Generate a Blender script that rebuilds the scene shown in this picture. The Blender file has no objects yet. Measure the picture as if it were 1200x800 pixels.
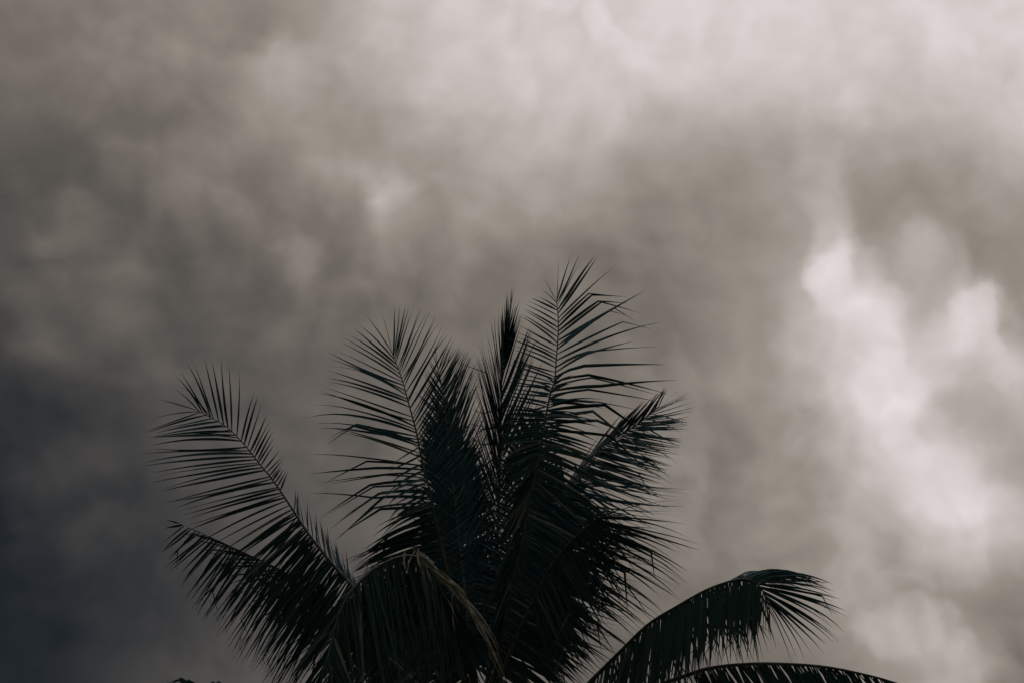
import bpy, bmesh, math, random
import numpy as np
from mathutils import Vector, Matrix, noise as mnoise

random.seed(11)
RNG = random.Random(4711)

# ------------------------------------------------------------------ camera
scene = bpy.context.scene
PITCH = math.radians(35.0)
EYE = Vector((0.0, 0.0, 1.6))
cam_data = bpy.data.cameras.new('camera')
cam_data.lens = 50.0
cam_data.sensor_width = 36.0
cam_data.clip_start = 0.05
cam_data.clip_end = 20000.0
cam = bpy.data.objects.new('camera', cam_data)
cam.location = EYE
cam.rotation_euler = (math.radians(90.0) + PITCH, 0.0, 0.0)
scene.collection.objects.link(cam)
scene.camera = cam

# ------------------------------------------------------------------ exposure
scene.render.engine = 'CYCLES'
scene.view_settings.view_transform = 'Standard'
scene.view_settings.look = 'None'
scene.view_settings.exposure = 0.0
scene.view_settings.gamma = 1.0
scene.view_settings.use_curve_mapping = False
scene.cycles.max_bounces = 4
scene.cycles.diffuse_bounces = 3
scene.cycles.glossy_bounces = 2
scene.cycles.use_adaptive_sampling = True
scene.cycles.adaptive_threshold = 0.015
scene.cycles.adaptive_min_samples = 10
scene.cycles.transparent_max_bounces = 8

# ------------------------------------------------------------------ sky
SUN_EL = math.radians(56.0)      # hidden behind the cloud, upper right of the view
SUN_AZ = math.radians(14.0)      # clockwise from +Y
world = bpy.data.worlds.new('World')
scene.world = world
world.use_nodes = True
WT = world.node_tree
for n in list(WT.nodes):
    WT.nodes.remove(n)


class G:
    """tiny helper to write node maths"""
    def __init__(self, tree):
        self.t = tree

    def put(self, sock, v):
        if isinstance(v, bpy.types.NodeSocket):
            self.t.links.new(v, sock)
        else:
            sock.default_value = v

    def math(self, op, a, b=None, c=None, clamp=False):
        n = self.t.nodes.new('ShaderNodeMath'); n.operation = op; n.use_clamp = clamp
        self.put(n.inputs[0], a)
        if b is not None: self.put(n.inputs[1], b)
        if c is not None: self.put(n.inputs[2], c)
        return n.outputs[0]

    def vec(self, op, a, b=None, s=None):
        n = self.t.nodes.new('ShaderNodeVectorMath'); n.operation = op
        self.put(n.inputs[0], a)
        if b is not None: self.put(n.inputs[1], b)
        if s is not None: self.put(n.inputs['Scale'], s)
        return n.outputs['Value'] if op in ('DOT_PRODUCT', 'LENGTH') else n.outputs[0]

    def noise(self, v, scale, detail=4.0, rough=0.5, dist=0.0, color=False):
        n = self.t.nodes.new('ShaderNodeTexNoise')
        self.put(n.inputs['Vector'], v)
        n.inputs['Scale'].default_value = scale
        n.inputs['Detail'].default_value = detail
        n.inputs['Roughness'].default_value = rough
        n.inputs['Distortion'].default_value = dist
        return n.outputs['Color' if color else 'Fac']

    def smooth(self, v, lo, hi, a=0.0, b=1.0):
        n = self.t.nodes.new('ShaderNodeMapRange'); n.interpolation_type = 'SMOOTHSTEP'
        self.put(n.inputs['Value'], v)
        n.inputs['From Min'].default_value = lo; n.inputs['From Max'].default_value = hi
        n.inputs['To Min'].default_value = a; n.inputs['To Max'].default_value = b
        return n.outputs['Result']

    def lerp(self, f, a, b):
        n = self.t.nodes.new('ShaderNodeMix'); n.data_type = 'FLOAT'
        self.put(n.inputs[0], f); self.put(n.inputs[2], a); self.put(n.inputs[3], b)
        return n.outputs[0]

    def curve(self, v, pts, auto=True):
        n = self.t.nodes.new('ShaderNodeFloatCurve')
        self.put(n.inputs['Value'], v)
        m = n.mapping; m.use_clip = True; c = m.curves[0]
        while len(c.points) < len(pts):
            c.points.new(0.5, 0.5)
        for p, (x, y) in zip(c.points, pts):
            p.location = (x, y); p.handle_type = 'AUTO_CLAMPED'
        m.update()
        return n.outputs['Value']


def srgb(r, g, b):
    f = lambda c: (c / 255.0) / 12.92 if c / 255.0 <= 0.04045 else ((c / 255.0 + 0.055) / 1.055) ** 2.4
    return (f(r), f(g), f(b), 1.0)


# how bright the cloud deck stands, by compass bearing (columns) and height above the horizon (rows), 0-255
CLOUD_AZ = (-34, 34)
CLOUD_EL = (19, 51)
CLOUD_ROWS = [
    '28 28 28 28 28 28 28 28 28 28 28 28 28 28 33 40 49 60 68 69 75 82 82 82 82 84 84 84 86 88 88 91 97 97 94 95 99 99 98 101 105 101 97 100 108 118 127 139 156 171 167 132 116 116 116 116 116 116 116 116 116 117 118 120 122 123',
    '30 30 29 28 28 28 28 28 28 28 28 28 28 29 34 42 51 62 68 70 76 82 82 82 83 84 84 84 87 88 88 91 97 97 94 94 99 99 98 101 105 102 97 99 107 116 126 136 152 169 174 140 119 116 117 117 118 120 121 123 124 125 126 127 127 127',
    '31 32 32 31 31 31 30 29 29 28 28 28 28 30 35 42 50 60 64 67 76 82 82 82 83 84 84 84 87 88 88 91 97 97 94 94 99 99 98 100 105 103 97 98 107 117 128 140 156 170 174 155 129 124 125 125 126 127 127 127 127 127 127 127 127 129',
    '25 27 28 29 30 31 31 32 31 31 31 31 30 33 37 41 45 49 52 56 66 73 75 77 80 83 83 84 86 88 90 95 100 100 96 96 100 101 100 102 105 103 99 102 113 126 134 147 154 159 154 137 130 127 127 127 127 127 127 127 129 132 134 137 140 144',
    '23 23 24 24 24 25 26 28 29 29 30 31 31 37 41 43 47 52 50 53 61 66 68 71 76 81 83 84 85 88 93 99 104 103 99 98 100 100 101 104 107 106 104 107 118 130 141 142 136 140 136 132 130 128 130 131 133 135 138 140 143 147 154 161 168 176',
    '28 26 25 24 24 23 24 24 24 24 25 25 28 38 46 50 52 55 53 55 62 66 68 72 75 80 85 87 88 91 95 100 103 103 101 101 101 103 106 110 112 111 110 110 117 125 137 140 136 146 160 166 160 144 143 146 150 155 161 167 174 180 187 189 181 173',
    '37 36 33 31 29 27 26 24 24 24 23 23 28 39 48 53 52 54 58 61 67 71 75 78 79 82 87 90 92 93 95 97 99 102 104 106 107 112 117 121 121 116 113 115 120 125 138 148 152 163 179 193 189 175 172 177 182 187 189 183 177 170 162 154 146 145',
    '40 39 38 38 37 37 35 33 31 29 28 27 32 42 48 50 50 55 61 64 68 73 78 83 84 86 88 91 94 96 96 96 98 102 106 110 113 119 125 129 128 121 116 119 124 129 140 152 159 169 187 202 210 193 180 174 169 163 156 150 144 146 149 153 158 163',
    '48 46 43 41 40 39 39 38 37 37 37 36 38 44 50 55 58 65 69 70 72 76 83 89 92 93 93 96 100 101 99 98 100 103 108 111 113 119 126 132 135 126 121 126 130 132 137 145 157 172 186 195 196 168 147 144 146 149 152 156 160 164 169 174 179 184',
    '51 50 50 49 48 46 44 42 40 40 39 39 39 42 50 59 66 75 79 79 80 83 89 95 97 98 99 100 102 103 102 101 102 105 108 112 115 120 127 134 138 124 120 128 134 133 133 137 158 186 195 191 179 159 155 160 164 168 172 176 180 184 188 191 190 180',
    '55 53 52 52 51 50 50 50 49 48 46 45 43 43 49 60 71 78 80 81 83 86 90 93 95 97 98 98 98 99 101 103 104 106 108 112 117 125 132 138 141 125 121 129 135 138 144 158 175 196 205 188 163 153 167 180 183 186 189 191 189 181 172 163 156 148',
    '59 58 56 55 54 53 52 52 51 51 50 50 51 53 59 66 72 76 77 79 82 86 88 89 89 92 94 94 95 97 101 103 105 106 107 110 117 126 134 140 142 131 124 129 135 144 154 172 187 197 205 190 162 160 183 190 183 176 169 162 156 149 138 136 134 134',
    '67 65 63 61 59 57 56 56 55 54 53 52 54 60 67 71 70 70 71 75 82 87 87 85 84 86 89 92 94 96 99 103 105 106 106 108 113 121 126 132 136 134 132 135 140 149 159 177 191 195 199 196 190 192 193 160 151 142 138 135 134 134 134 134 134 135',
    '74 72 70 68 66 65 63 61 60 58 58 60 66 75 83 84 73 65 69 76 85 91 90 88 87 87 88 90 91 93 97 101 105 106 106 108 111 114 115 119 125 129 133 138 144 154 166 183 198 198 197 185 191 194 191 149 134 134 134 134 134 135 137 139 142 145',
    '74 74 74 74 74 72 70 69 67 66 68 75 81 89 94 93 80 71 75 83 91 97 98 96 94 93 91 91 90 90 93 98 102 105 106 109 110 110 110 113 115 120 127 135 146 159 175 199 206 203 200 163 161 180 180 148 134 135 137 139 142 144 146 146 147 147',
    '74 74 73 74 74 74 74 74 74 73 76 81 87 93 97 96 87 82 85 89 93 99 104 103 100 97 96 95 94 93 94 97 99 101 103 106 108 109 110 113 117 120 125 133 144 158 180 209 207 201 183 161 159 162 140 140 143 145 146 146 147 147 147 147 152 159',
    '76 75 75 74 74 74 73 74 74 76 78 79 83 87 90 92 90 89 88 91 95 104 109 107 104 103 102 102 102 101 101 103 103 102 102 104 108 110 111 115 121 124 126 131 138 150 168 206 199 160 157 161 160 139 134 139 146 147 147 147 150 156 163 170 177 184',
    '86 83 80 77 76 75 75 74 74 77 79 79 82 83 86 95 100 98 93 93 97 111 116 114 114 115 115 114 112 112 114 117 117 114 111 112 116 118 119 120 124 127 127 129 134 143 155 191 184 146 144 144 137 129 132 139 149 157 163 169 175 181 187 191 195 199',
    '100 95 91 87 84 82 79 77 76 77 77 79 83 87 91 104 113 110 104 101 103 113 119 120 122 128 133 129 126 127 130 132 133 131 128 127 128 128 127 124 126 127 127 129 135 142 153 171 163 140 138 140 137 136 141 148 164 182 186 190 194 197 200 203 202 202',
    '114 110 106 102 98 94 90 87 85 84 83 82 86 96 105 111 113 112 110 109 112 119 123 122 123 136 151 146 142 144 146 149 152 151 147 143 140 137 135 131 130 131 132 134 139 144 149 160 162 153 153 155 152 150 154 163 179 195 200 202 203 202 202 201 201 202',
    '118 117 116 115 112 109 105 101 99 97 93 92 93 98 103 106 109 113 116 119 123 129 129 126 128 140 150 147 144 147 148 151 154 154 151 149 148 149 148 145 143 144 145 147 149 151 152 157 163 163 166 168 167 165 167 177 188 198 202 201 201 201 202 203 204 205',
    '116 118 118 118 118 117 116 115 115 113 109 107 106 107 106 103 106 113 123 133 139 141 137 132 135 146 152 152 151 154 155 157 160 159 157 157 159 163 162 160 158 157 158 160 163 164 165 166 168 170 175 177 177 177 179 185 192 198 202 203 204 205 206 207 208 208',
    '109 111 113 115 117 118 118 118 118 117 116 116 118 119 117 115 117 123 132 144 151 153 148 142 141 145 149 155 161 168 175 178 178 175 172 171 173 176 176 176 174 170 169 172 175 178 181 182 183 185 189 190 191 192 194 195 199 203 205 206 207 208 208 207 207 206',
    '109 109 109 109 109 112 114 113 112 112 113 114 116 118 118 120 123 130 137 149 156 163 158 151 150 153 155 158 164 172 182 188 191 189 187 186 186 187 187 187 187 185 186 190 194 198 200 200 200 200 201 202 203 204 204 205 208 210 210 207 207 206 206 206 206 206',
    '109 109 109 109 109 109 108 104 101 104 110 115 119 121 122 124 128 131 133 135 141 148 152 153 156 159 163 166 171 176 184 191 197 199 199 199 199 199 197 196 196 197 199 203 206 208 208 208 207 207 208 209 211 211 210 211 214 215 211 206 206 206 206 206 206 206',
    '109 109 109 109 109 109 106 102 101 104 111 117 123 126 128 130 132 133 132 130 133 140 152 160 166 171 176 181 185 187 191 197 202 206 208 209 209 208 207 206 206 208 211 215 217 217 216 213 211 210 209 208 209 208 208 210 214 215 213 208 206 206 206 206 206 206',
    '109 109 109 109 109 108 104 101 101 107 113 120 124 127 129 131 133 135 135 137 140 148 160 170 175 181 189 195 198 198 200 204 209 213 214 215 215 215 216 216 216 215 217 218 219 218 214 211 208 208 208 208 208 208 208 209 213 215 214 211 206 206 206 206 206 206',
    '109 109 109 109 109 106 102 101 103 109 116 122 125 128 130 132 134 135 135 138 142 151 163 172 178 184 191 198 200 200 201 206 210 213 214 214 214 216 218 219 218 216 216 217 219 218 215 212 209 208 208 208 208 208 208 208 211 214 215 213 208 206 206 206 206 206',
    '109 109 109 109 108 104 101 101 106 112 118 123 126 128 131 132 134 135 135 138 143 154 165 173 178 185 192 198 200 200 201 206 210 213 214 214 214 216 218 219 218 217 216 217 218 218 216 213 209 208 208 208 208 208 208 208 210 213 215 214 210 206 206 206 206 206',
    '109 109 109 109 106 102 101 103 108 115 120 124 127 129 131 133 135 135 136 139 145 156 167 174 179 186 193 199 200 200 201 206 210 213 214 214 214 216 217 219 218 217 216 217 218 218 217 214 210 208 208 208 208 208 208 208 209 212 214 215 212 208 206 206 206 206',
]

g = G(WT)
tc = WT.nodes.new('ShaderNodeTexCoord')
D0 = tc.outputs['Generated']
# wind-torn edges: the bearing is displaced by turbulence before the deck is looked up
w1 = g.vec('SCALE', g.vec('SUBTRACT', g.noise(D0, 9.0, 1.0, 0.4, color=True), (0.5, 0.5, 0.5)), s=0.042)
w2 = g.vec('SCALE', g.vec('SUBTRACT', g.noise(D0, 30.0, 3.0, 0.45, color=True), (0.5, 0.5, 0.5)), s=0.028)
D = g.vec('NORMALIZE', g.vec('ADD', D0, g.vec('ADD', w1, w2)))
sep = WT.nodes.new('ShaderNodeSeparateXYZ'); WT.links.new(D, sep.inputs[0])
az = g.math('MULTIPLY', g.math('ARCTAN2', sep.outputs[0], sep.outputs[1]), 180.0 / math.pi)
el = g.math('MULTIPLY', g.math('ARCSINE', sep.outputs[2]), 180.0 / math.pi)
ca = g.math('DIVIDE', g.math('SUBTRACT', az, CLOUD_AZ[0]), CLOUD_AZ[1] - CLOUD_AZ[0], clamp=True)
ce = g.math('DIVIDE', g.math('SUBTRACT', el, CLOUD_EL[0]), CLOUD_EL[1] - CLOUD_EL[0], clamp=True)
acc = None
NR = len(CLOUD_ROWS)
rowpos = g.math('MINIMUM', g.math('MAXIMUM', g.math('MULTIPLY', ce, NR - 1.0), 1.0), NR - 2.0)
for i, r in enumerate(CLOUD_ROWS):
    vals = [float(q) / 255.0 for q in r.split()]
    rv = g.curve(ca, [(k / (len(vals) - 1), v) for k, v in enumerate(vals)])
    # quadratic spline weight of this row
    d = g.math('ABSOLUTE', g.math('SUBTRACT', rowpos, float(i)))
    wa = g.math('MAXIMUM', g.math('SUBTRACT', 1.5, d), 0.0)
    wb = g.math('MAXIMUM', g.math('SUBTRACT', 0.5, d), 0.0)
    wgt = g.math('SUBTRACT', g.math('MULTIPLY', g.math('MULTIPLY', wa, wa), 0.5), g.math('MULTIPLY', g.math('MULTIPLY', wb, wb), 1.5))
    acc = g.math('MULTIPLY', rv, wgt) if acc is None else g.math('MULTIPLY_ADD', rv, wgt, acc)
# beyond the surveyed part the same deck goes on, dark low down and bright overhead as in view; unseen level raised to light the fronds
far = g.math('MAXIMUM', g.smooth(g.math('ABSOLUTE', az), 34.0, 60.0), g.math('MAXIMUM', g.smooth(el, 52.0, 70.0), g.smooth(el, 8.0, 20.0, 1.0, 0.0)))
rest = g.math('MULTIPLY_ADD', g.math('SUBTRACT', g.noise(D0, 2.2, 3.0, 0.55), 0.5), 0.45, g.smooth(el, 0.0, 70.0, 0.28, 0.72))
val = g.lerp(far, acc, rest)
# billows: fractal relief lit from the sun's side
LD = Vector((math.sin(SUN_AZ) * math.cos(SUN_EL), math.cos(SUN_AZ) * math.cos(SUN_EL), math.sin(SUN_EL)))
offs = (0.008, 0.0, 0.010)


def billow(vec, scale):
    a = g.math('ABSOLUTE', g.math('SUBTRACT', g.noise(vec, scale, 0.0, 0.5), 0.5))
    c = g.math('ABSOLUTE', g.math('SUBTRACT', g.noise(vec, scale * 2.3, 1.0, 0.5), 0.5))
    return g.math('MULTIPLY_ADD', c, 0.5, a)


h0 = g.noise(D0, 8.0, 3.0, 0.45, 0.4); h1 = g.noise(g.vec('ADD', D0, offs), 8.0, 3.0, 0.45, 0.4)
b0 = billow(D, 11.0); b1 = billow(g.vec('ADD', D, offs), 11.0)
where = g.smooth(g.noise(D0, 5.0, 1.0), 0.38, 0.62)
# cumulus heads pushing out of the deck: bearing, height, radius (degrees), strength; crisp on the upper side
CLOUD_HEADS = [(16.2, 36.1, 1.61, 0.140), (17.3, 34.2, 1.87, 0.120), (17.8, 31.3, 1.99, 0.060), (22.3, 33.6, 1.30, 0.120), (20.5, 33.1, 1.31, 0.060),
               (19.9, 27.5, 2.28, 0.070), (20.3, 36.3, 1.38, 0.060), (15.3, 22.3, 1.30, 0.100), (16.9, 22.7, 1.23, 0.100), (18.1, 22.6, 1.16, 0.100),
               (19.0, 21.5, 1.22, 0.090), (19.6, 20.5, 1.14, 0.080), (14.9, 24.1, 1.18, 0.060), (16.8, 24.2, 1.05, 0.060), (12.8, 23.8, 1.26, 0.050),
               (21.0, 24.9, 1.35, 0.060), (18.2, 26.5, 1.51, 0.050), (15.1, 27.0, 1.53, 0.040), (22.2, 30.3, 1.30, 0.060), (-12.3, 45.1, 1.54, 0.090),
               (-6.5, 40.7, 1.09, 0.090), (-11.2, 37.8, 1.02, 0.035), (-22.1, 37.2, 1.50, 0.080), (-18.7, 35.7, 1.46, 0.070), (-5.2, 38.3, 1.37, 0.040),
               (1.8, 41.1, 2.39, 0.035), (19.2, 44.4, 1.64, 0.030), (12.1, 38.1, 1.52, 0.030), (-15.5, 41.3, 1.47, 0.060), (-19.8, 40.1, 1.19, 0.050),
               (-13.8, 39.1, 1.14, 0.050), (-17.1, 38.7, 1.13, 0.050), (-22.8, 34.8, 1.17, 0.050), (-14.4, 36.4, 1.14, 0.050), (-8.1, 36.8, 1.23, 0.040),
               (-22.1, 43.5, 1.63, 0.050), (-17.8, 45.3, 1.45, 0.050), (-8.2, 45.7, 1.48, 0.050), (-3.6, 44.6, 1.56, 0.050), (-1.8, 41.7, 1.50, 0.040),
               (-9.6, 41.6, 1.22, 0.050), (-21.3, 32.1, 1.44, 0.050), (-16.8, 32.3, 1.47, 0.050), (-20.3, 27.0, 1.56, 0.050), (-17.5, 25.6, 1.44, 0.050)]
wf3 = g.vec('SCALE', g.vec('SUBTRACT', g.noise(D0, 32.0, 3.0, 0.5, color=True), (0.5, 0.5, 0.5)), s=0.036)
DH = g.vec('NORMALIZE', g.vec('ADD', D, wf3))
DHR = g.vec('NORMALIZE', g.vec('ADD', D, g.vec('SCALE', wf3, s=0.85)))
heads = None
for (ha, he, hr, hs) in CLOUD_HEADS:
    ha, he, hr = math.radians(ha), math.radians(he), math.radians(hr)
    c = Vector((math.sin(ha) * math.cos(he), math.cos(ha) * math.cos(he), math.sin(he)))
    upv = Vector((0, 0, 1)); upv = (upv - c * upv.dot(c)).normalized()
    upv = (upv + 0.35 * c.cross(upv) * -1).normalized() if ha < 0 else (upv + 0.35 * c.cross(Vector((0, 0, 1))).normalized()).normalized()
    rel = g.vec('SUBTRACT', DH if ha < 0.08 else DHR, tuple(c))
    soft = 0.45 if ha < 0.08 else 0.66
    rim = g.smooth(g.vec('LENGTH', rel), hr * soft, hr * (1.9 - soft), 1.0, 0.0)
    top = g.smooth(g.vec('DOT_PRODUCT', rel, tuple(upv)), -0.9 * hr, 0.7 * hr)
    q = g.math('MULTIPLY', g.math('MULTIPLY', rim, top), hs * (1.0 if ha < 0.08 else 0.72))
    heads = q if heads is None else g.math('ADD', heads, q)
val = g.math('ADD', val, g.math('MULTIPLY', heads, 0.85))
emb = g.math('SUBTRACT', h0, h1)
embb = g.math('MULTIPLY', g.math('SUBTRACT', b0, b1), where)
amp = g.smooth(val, 0.08, 0.5, 0.55, 1.0)
val = g.math('MULTIPLY_ADD', g.math('MULTIPLY', emb, amp), 0.30, val)
val = g.math('MULTIPLY_ADD', g.math('MULTIPLY', embb, amp), 0.16, val)
val = g.math('MULTIPLY_ADD', g.math('MULTIPLY', g.math('SUBTRACT', h0, 0.5), amp), 0.12, val)
val = g.math('MULTIPLY_ADD', g.math('MULTIPLY', g.math('SUBTRACT', g.noise(D, 19.0, 3.0, 0.5, 0.3), 0.5), amp), 0.17, val)
# wisps drawn out along the wind
mpw = WT.nodes.new('ShaderNodeMapping'); mpw.inputs['Rotation'].default_value = (0.0, math.radians(38.0), 0.0); mpw.inputs['Scale'].default_value = (1.0, 1.0, 2.6)
WT.links.new(DH, mpw.inputs['Vector'])
val = g.math('MULTIPLY_ADD', g.math('MULTIPLY', g.math('SUBTRACT', g.noise(mpw.outputs[0], 12.0, 3.0, 0.5), 0.5), amp), 0.10, val)
# torn sheets: a lit rim along each edge, fading inward
for (sc, lo, w_, k_) in ((6.0, 0.50, 0.10, 0.045), (11.0, 0.53, 0.12, 0.035)):
    nn = g.noise(g.vec('ADD', D, (3.1 * sc, 1.7, 0.4)), sc, 3.0, 0.45, 0.1)
    edge = g.math('MULTIPLY', g.smooth(nn, lo, lo + w_), g.smooth(nn, lo, lo + 0.26, 1.0, 0.0))
    edge = g.math('MULTIPLY', edge, where)
    val = g.math('MULTIPLY_ADD', g.math('MULTIPLY', edge, amp), k_, val)
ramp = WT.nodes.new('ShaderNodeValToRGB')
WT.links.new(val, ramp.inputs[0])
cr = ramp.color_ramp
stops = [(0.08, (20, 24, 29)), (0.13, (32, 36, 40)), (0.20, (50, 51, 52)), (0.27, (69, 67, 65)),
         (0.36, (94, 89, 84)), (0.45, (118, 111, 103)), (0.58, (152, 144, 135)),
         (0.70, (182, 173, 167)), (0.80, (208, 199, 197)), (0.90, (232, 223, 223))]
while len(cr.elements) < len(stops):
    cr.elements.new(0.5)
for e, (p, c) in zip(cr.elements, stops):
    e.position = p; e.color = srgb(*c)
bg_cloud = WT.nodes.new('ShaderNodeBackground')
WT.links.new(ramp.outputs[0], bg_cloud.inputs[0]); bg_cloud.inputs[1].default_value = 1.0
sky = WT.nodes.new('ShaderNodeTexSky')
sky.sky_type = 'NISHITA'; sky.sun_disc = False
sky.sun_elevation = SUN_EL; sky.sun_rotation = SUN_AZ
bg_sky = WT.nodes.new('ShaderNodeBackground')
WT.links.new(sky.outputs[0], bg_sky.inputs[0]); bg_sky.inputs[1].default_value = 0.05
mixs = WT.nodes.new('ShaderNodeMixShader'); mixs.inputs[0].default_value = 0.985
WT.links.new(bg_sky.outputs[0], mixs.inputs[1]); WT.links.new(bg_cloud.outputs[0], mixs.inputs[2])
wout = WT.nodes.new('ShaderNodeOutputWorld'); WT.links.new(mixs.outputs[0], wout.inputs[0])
world.cycles.sampling_method = 'MANUAL'
world.cycles.sample_map_resolution = 512

# ------------------------------------------------------------------ sun, filtered by the cloud
sun_data = bpy.data.lights.new('sun', 'SUN')
sun_data.energy = 0.6
sun_data.angle = math.radians(30.0)
sun_data.color = (1.0, 0.95, 0.89)
sun = bpy.data.objects.new('sun', sun_data)
sun.rotation_euler = (-LD).to_track_quat('-Z', 'Y').to_euler()
sun.location = (3, 3, 30)
scene.collection.objects.link(sun)

# ------------------------------------------------------------------ materials
def new_mat(name):
    m = bpy.data.materials.new(name); m.use_nodes = True
    t = m.node_tree
    b = t.nodes['Principled BSDF']
    return m, t, b


def leaf_material():
    m, t, b = new_mat('leaflet_green')
    q = G(t)
    at = t.nodes.new('ShaderNodeAttribute'); at.attribute_name = 'tone'     # x: individual tone, y: dryness and painted-in light, z: along
    sp = t.nodes.new('ShaderNodeSeparateXYZ'); t.links.new(at.outputs['Vector'], sp.inputs[0])
    tc = t.nodes.new('ShaderNodeTexCoord')
    nz = q.noise(tc.outputs['Object'], 9.0, 3.0, 0.6)
    fac = q.math('ADD', sp.outputs[0], q.math('MULTIPLY', q.math('SUBTRACT', nz, 0.5), 0.8), clamp=True)
    mx = t.nodes.new('ShaderNodeMix'); mx.data_type = 'RGBA'
    t.links.new(fac, mx.inputs[0]); mx.inputs[6].default_value = (0.001, 0.019, 0.030, 1); mx.inputs[7].default_value = (0.034, 0.066, 0.066, 1)
    # straw colour: withered tips, dead leaflets, and leaflets painted pale as if lit
    dry_lit = q.math('ADD', sp.outputs[1], q.math('MULTIPLY', q.smooth(q.math('ADD', sp.outputs[2], q.math('MULTIPLY', nz, 0.12)), 0.95, 1.08), 0.6), clamp=True)
    mx2 = t.nodes.new('ShaderNodeMix'); mx2.data_type = 'RGBA'
    t.links.new(dry_lit, mx2.inputs[0]); t.links.new(mx.outputs[2], mx2.inputs[6]); mx2.inputs[7].default_value = (0.21, 0.185, 0.15, 1)
    t.links.new(mx2.outputs[2], b.inputs['Base Color'])
    b.inputs['Roughness'].default_value = 0.32
    b.inputs['Specular IOR Level'].default_value = 0.5
    b.inputs['Specular Tint'].default_value = (0.35, 0.8, 1.0, 1)
    # fine lengthwise veins
    uv = t.nodes.new('ShaderNodeAttribute'); uv.attribute_name = 'across'
    wv = q.math('SINE', q.math('MULTIPLY', uv.outputs['Fac'], 60.0))
    bp = t.nodes.new('ShaderNodeBump'); bp.inputs['Strength'].default_value = 0.15; bp.inputs['Distance'].default_value = 0.002
    t.links.new(wv, bp.inputs['Height']); t.links.new(bp.outputs[0], b.inputs['Normal'])
    return m


def rachis_material():
    m, t, b = new_mat('rachis')
    q = G(t)
    tc = t.nodes.new('ShaderNodeTexCoord')
    nz = q.noise(tc.outputs['Object'], 14.0, 4.0, 0.6)
    mx = t.nodes.new('ShaderNodeMix'); mx.data_type = 'RGBA'
    t.links.new(q.smooth(nz, 0.35, 0.7), mx.inputs[0])
    mx.inputs[6].default_value = (0.022, 0.036, 0.036, 1); mx.inputs[7].default_value = (0.075, 0.082, 0.075, 1)
    t.links.new(mx.outputs[2], b.inputs['Base Color'])
    b.inputs['Roughness'].default_value = 0.5
    bp = t.nodes.new('ShaderNodeBump'); bp.inputs['Strength'].default_value = 0.3; bp.inputs['Distance'].default_value = 0.004
    t.links.new(q.noise(tc.outputs['Object'], 60.0, 3.0), bp.inputs['Height']); t.links.new(bp.outputs[0], b.inputs['Normal'])
    return m


def dry_material():
    m, t, b = new_mat('dry_fibre')
    q = G(t)
    tc = t.nodes.new('ShaderNodeTexCoord')
    mp = t.nodes.new('ShaderNodeMapping'); mp.inputs['Scale'].default_value = (1.0, 1.0, 0.15)
    t.links.new(tc.outputs['Object'], mp.inputs['Vector'])
    nz = q.noise(mp.outputs[0], 60.0, 5.0, 0.65)
    mx = t.nodes.new('ShaderNodeMix'); mx.data_type = 'RGBA'
    t.links.new(q.smooth(nz, 0.3, 0.7), mx.inputs[0])
    mx.inputs[6].default_value = (0.13, 0.122, 0.105, 1); mx.inputs[7].default_value = (0.32, 0.30, 0.26, 1)
    t.links.new(mx.outputs[2], b.inputs['Base Color'])
    b.inputs['Roughness'].default_value = 0.85
    bp = t.nodes.new('ShaderNodeBump'); bp.inputs['Strength'].default_value = 0.6; bp.inputs['Distance'].default_value = 0.006
    t.links.new(nz, bp.inputs['Height']); t.links.new(bp.outputs[0], b.inputs['Normal'])
    return m


def bark_material():
    m, t, b = new_mat('palm_bark')
    q = G(t)
    tc = t.nodes.new('ShaderNodeTexCoord')
    nz = q.noise(tc.outputs['Object'], 12.0, 6.0, 0.65)
    mx = t.nodes.new('ShaderNodeMix'); mx.data_type = 'RGBA'
    t.links.new(nz, mx.inputs[0])
    mx.inputs[6].default_value = (0.09, 0.085, 0.078, 1); mx.inputs[7].default_value = (0.24, 0.23, 0.21, 1)
    t.links.new(mx.outputs[2], b.inputs['Base Color'])
    b.inputs['Roughness'].default_value = 0.9
    bp = t.nodes.new('ShaderNodeBump'); bp.inputs['Strength'].default_value = 0.7; bp.inputs['Distance'].default_value = 0.02
    t.links.new(q.noise(tc.outputs['Object'], 40.0, 5.0, 0.7), bp.inputs['Height']); t.links.new(bp.outputs[0], b.inputs['Normal'])
    return m


def ground_material():
    m, t, b = new_mat('rough_lawn')
    q = G(t)
    tc = t.nodes.new('ShaderNodeTexCoord')
    a = q.noise(tc.outputs['Object'], 0.35, 6.0, 0.6); c = q.noise(tc.outputs['Object'], 9.0, 5.0, 0.7)
    mx = t.nodes.new('ShaderNodeMix'); mx.data_type = 'RGBA'
    t.links.new(q.math('ADD', q.math('MULTIPLY', a, 0.6), q.math('MULTIPLY', c, 0.4)), mx.inputs[0])
    mx.inputs[6].default_value = (0.025, 0.04, 0.015, 1); mx.inputs[7].default_value = (0.08, 0.085, 0.04, 1)
    t.links.new(mx.outputs[2], b.inputs['Base Color']); b.inputs['Roughness'].default_value = 0.95
    bp = t.nodes.new('ShaderNodeBump'); bp.inputs['Strength'].default_value = 0.8; bp.inputs['Distance'].default_value = 0.05
    t.links.new(c, bp.inputs['Height']); t.links.new(bp.outputs[0], b.inputs['Normal'])
    return m


M_LEAF = leaf_material(); M_RACHIS = rachis_material(); M_DRY = dry_material(); M_BARK = bark_material(); M_GROUND = ground_material()


def link(name, me, parent=None, mat=None):
    o = bpy.data.objects.new(name, me)
    scene.collection.objects.link(o)
    if mat and me is not None: me.materials.append(mat)
    if parent: o.parent = parent
    return o


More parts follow.
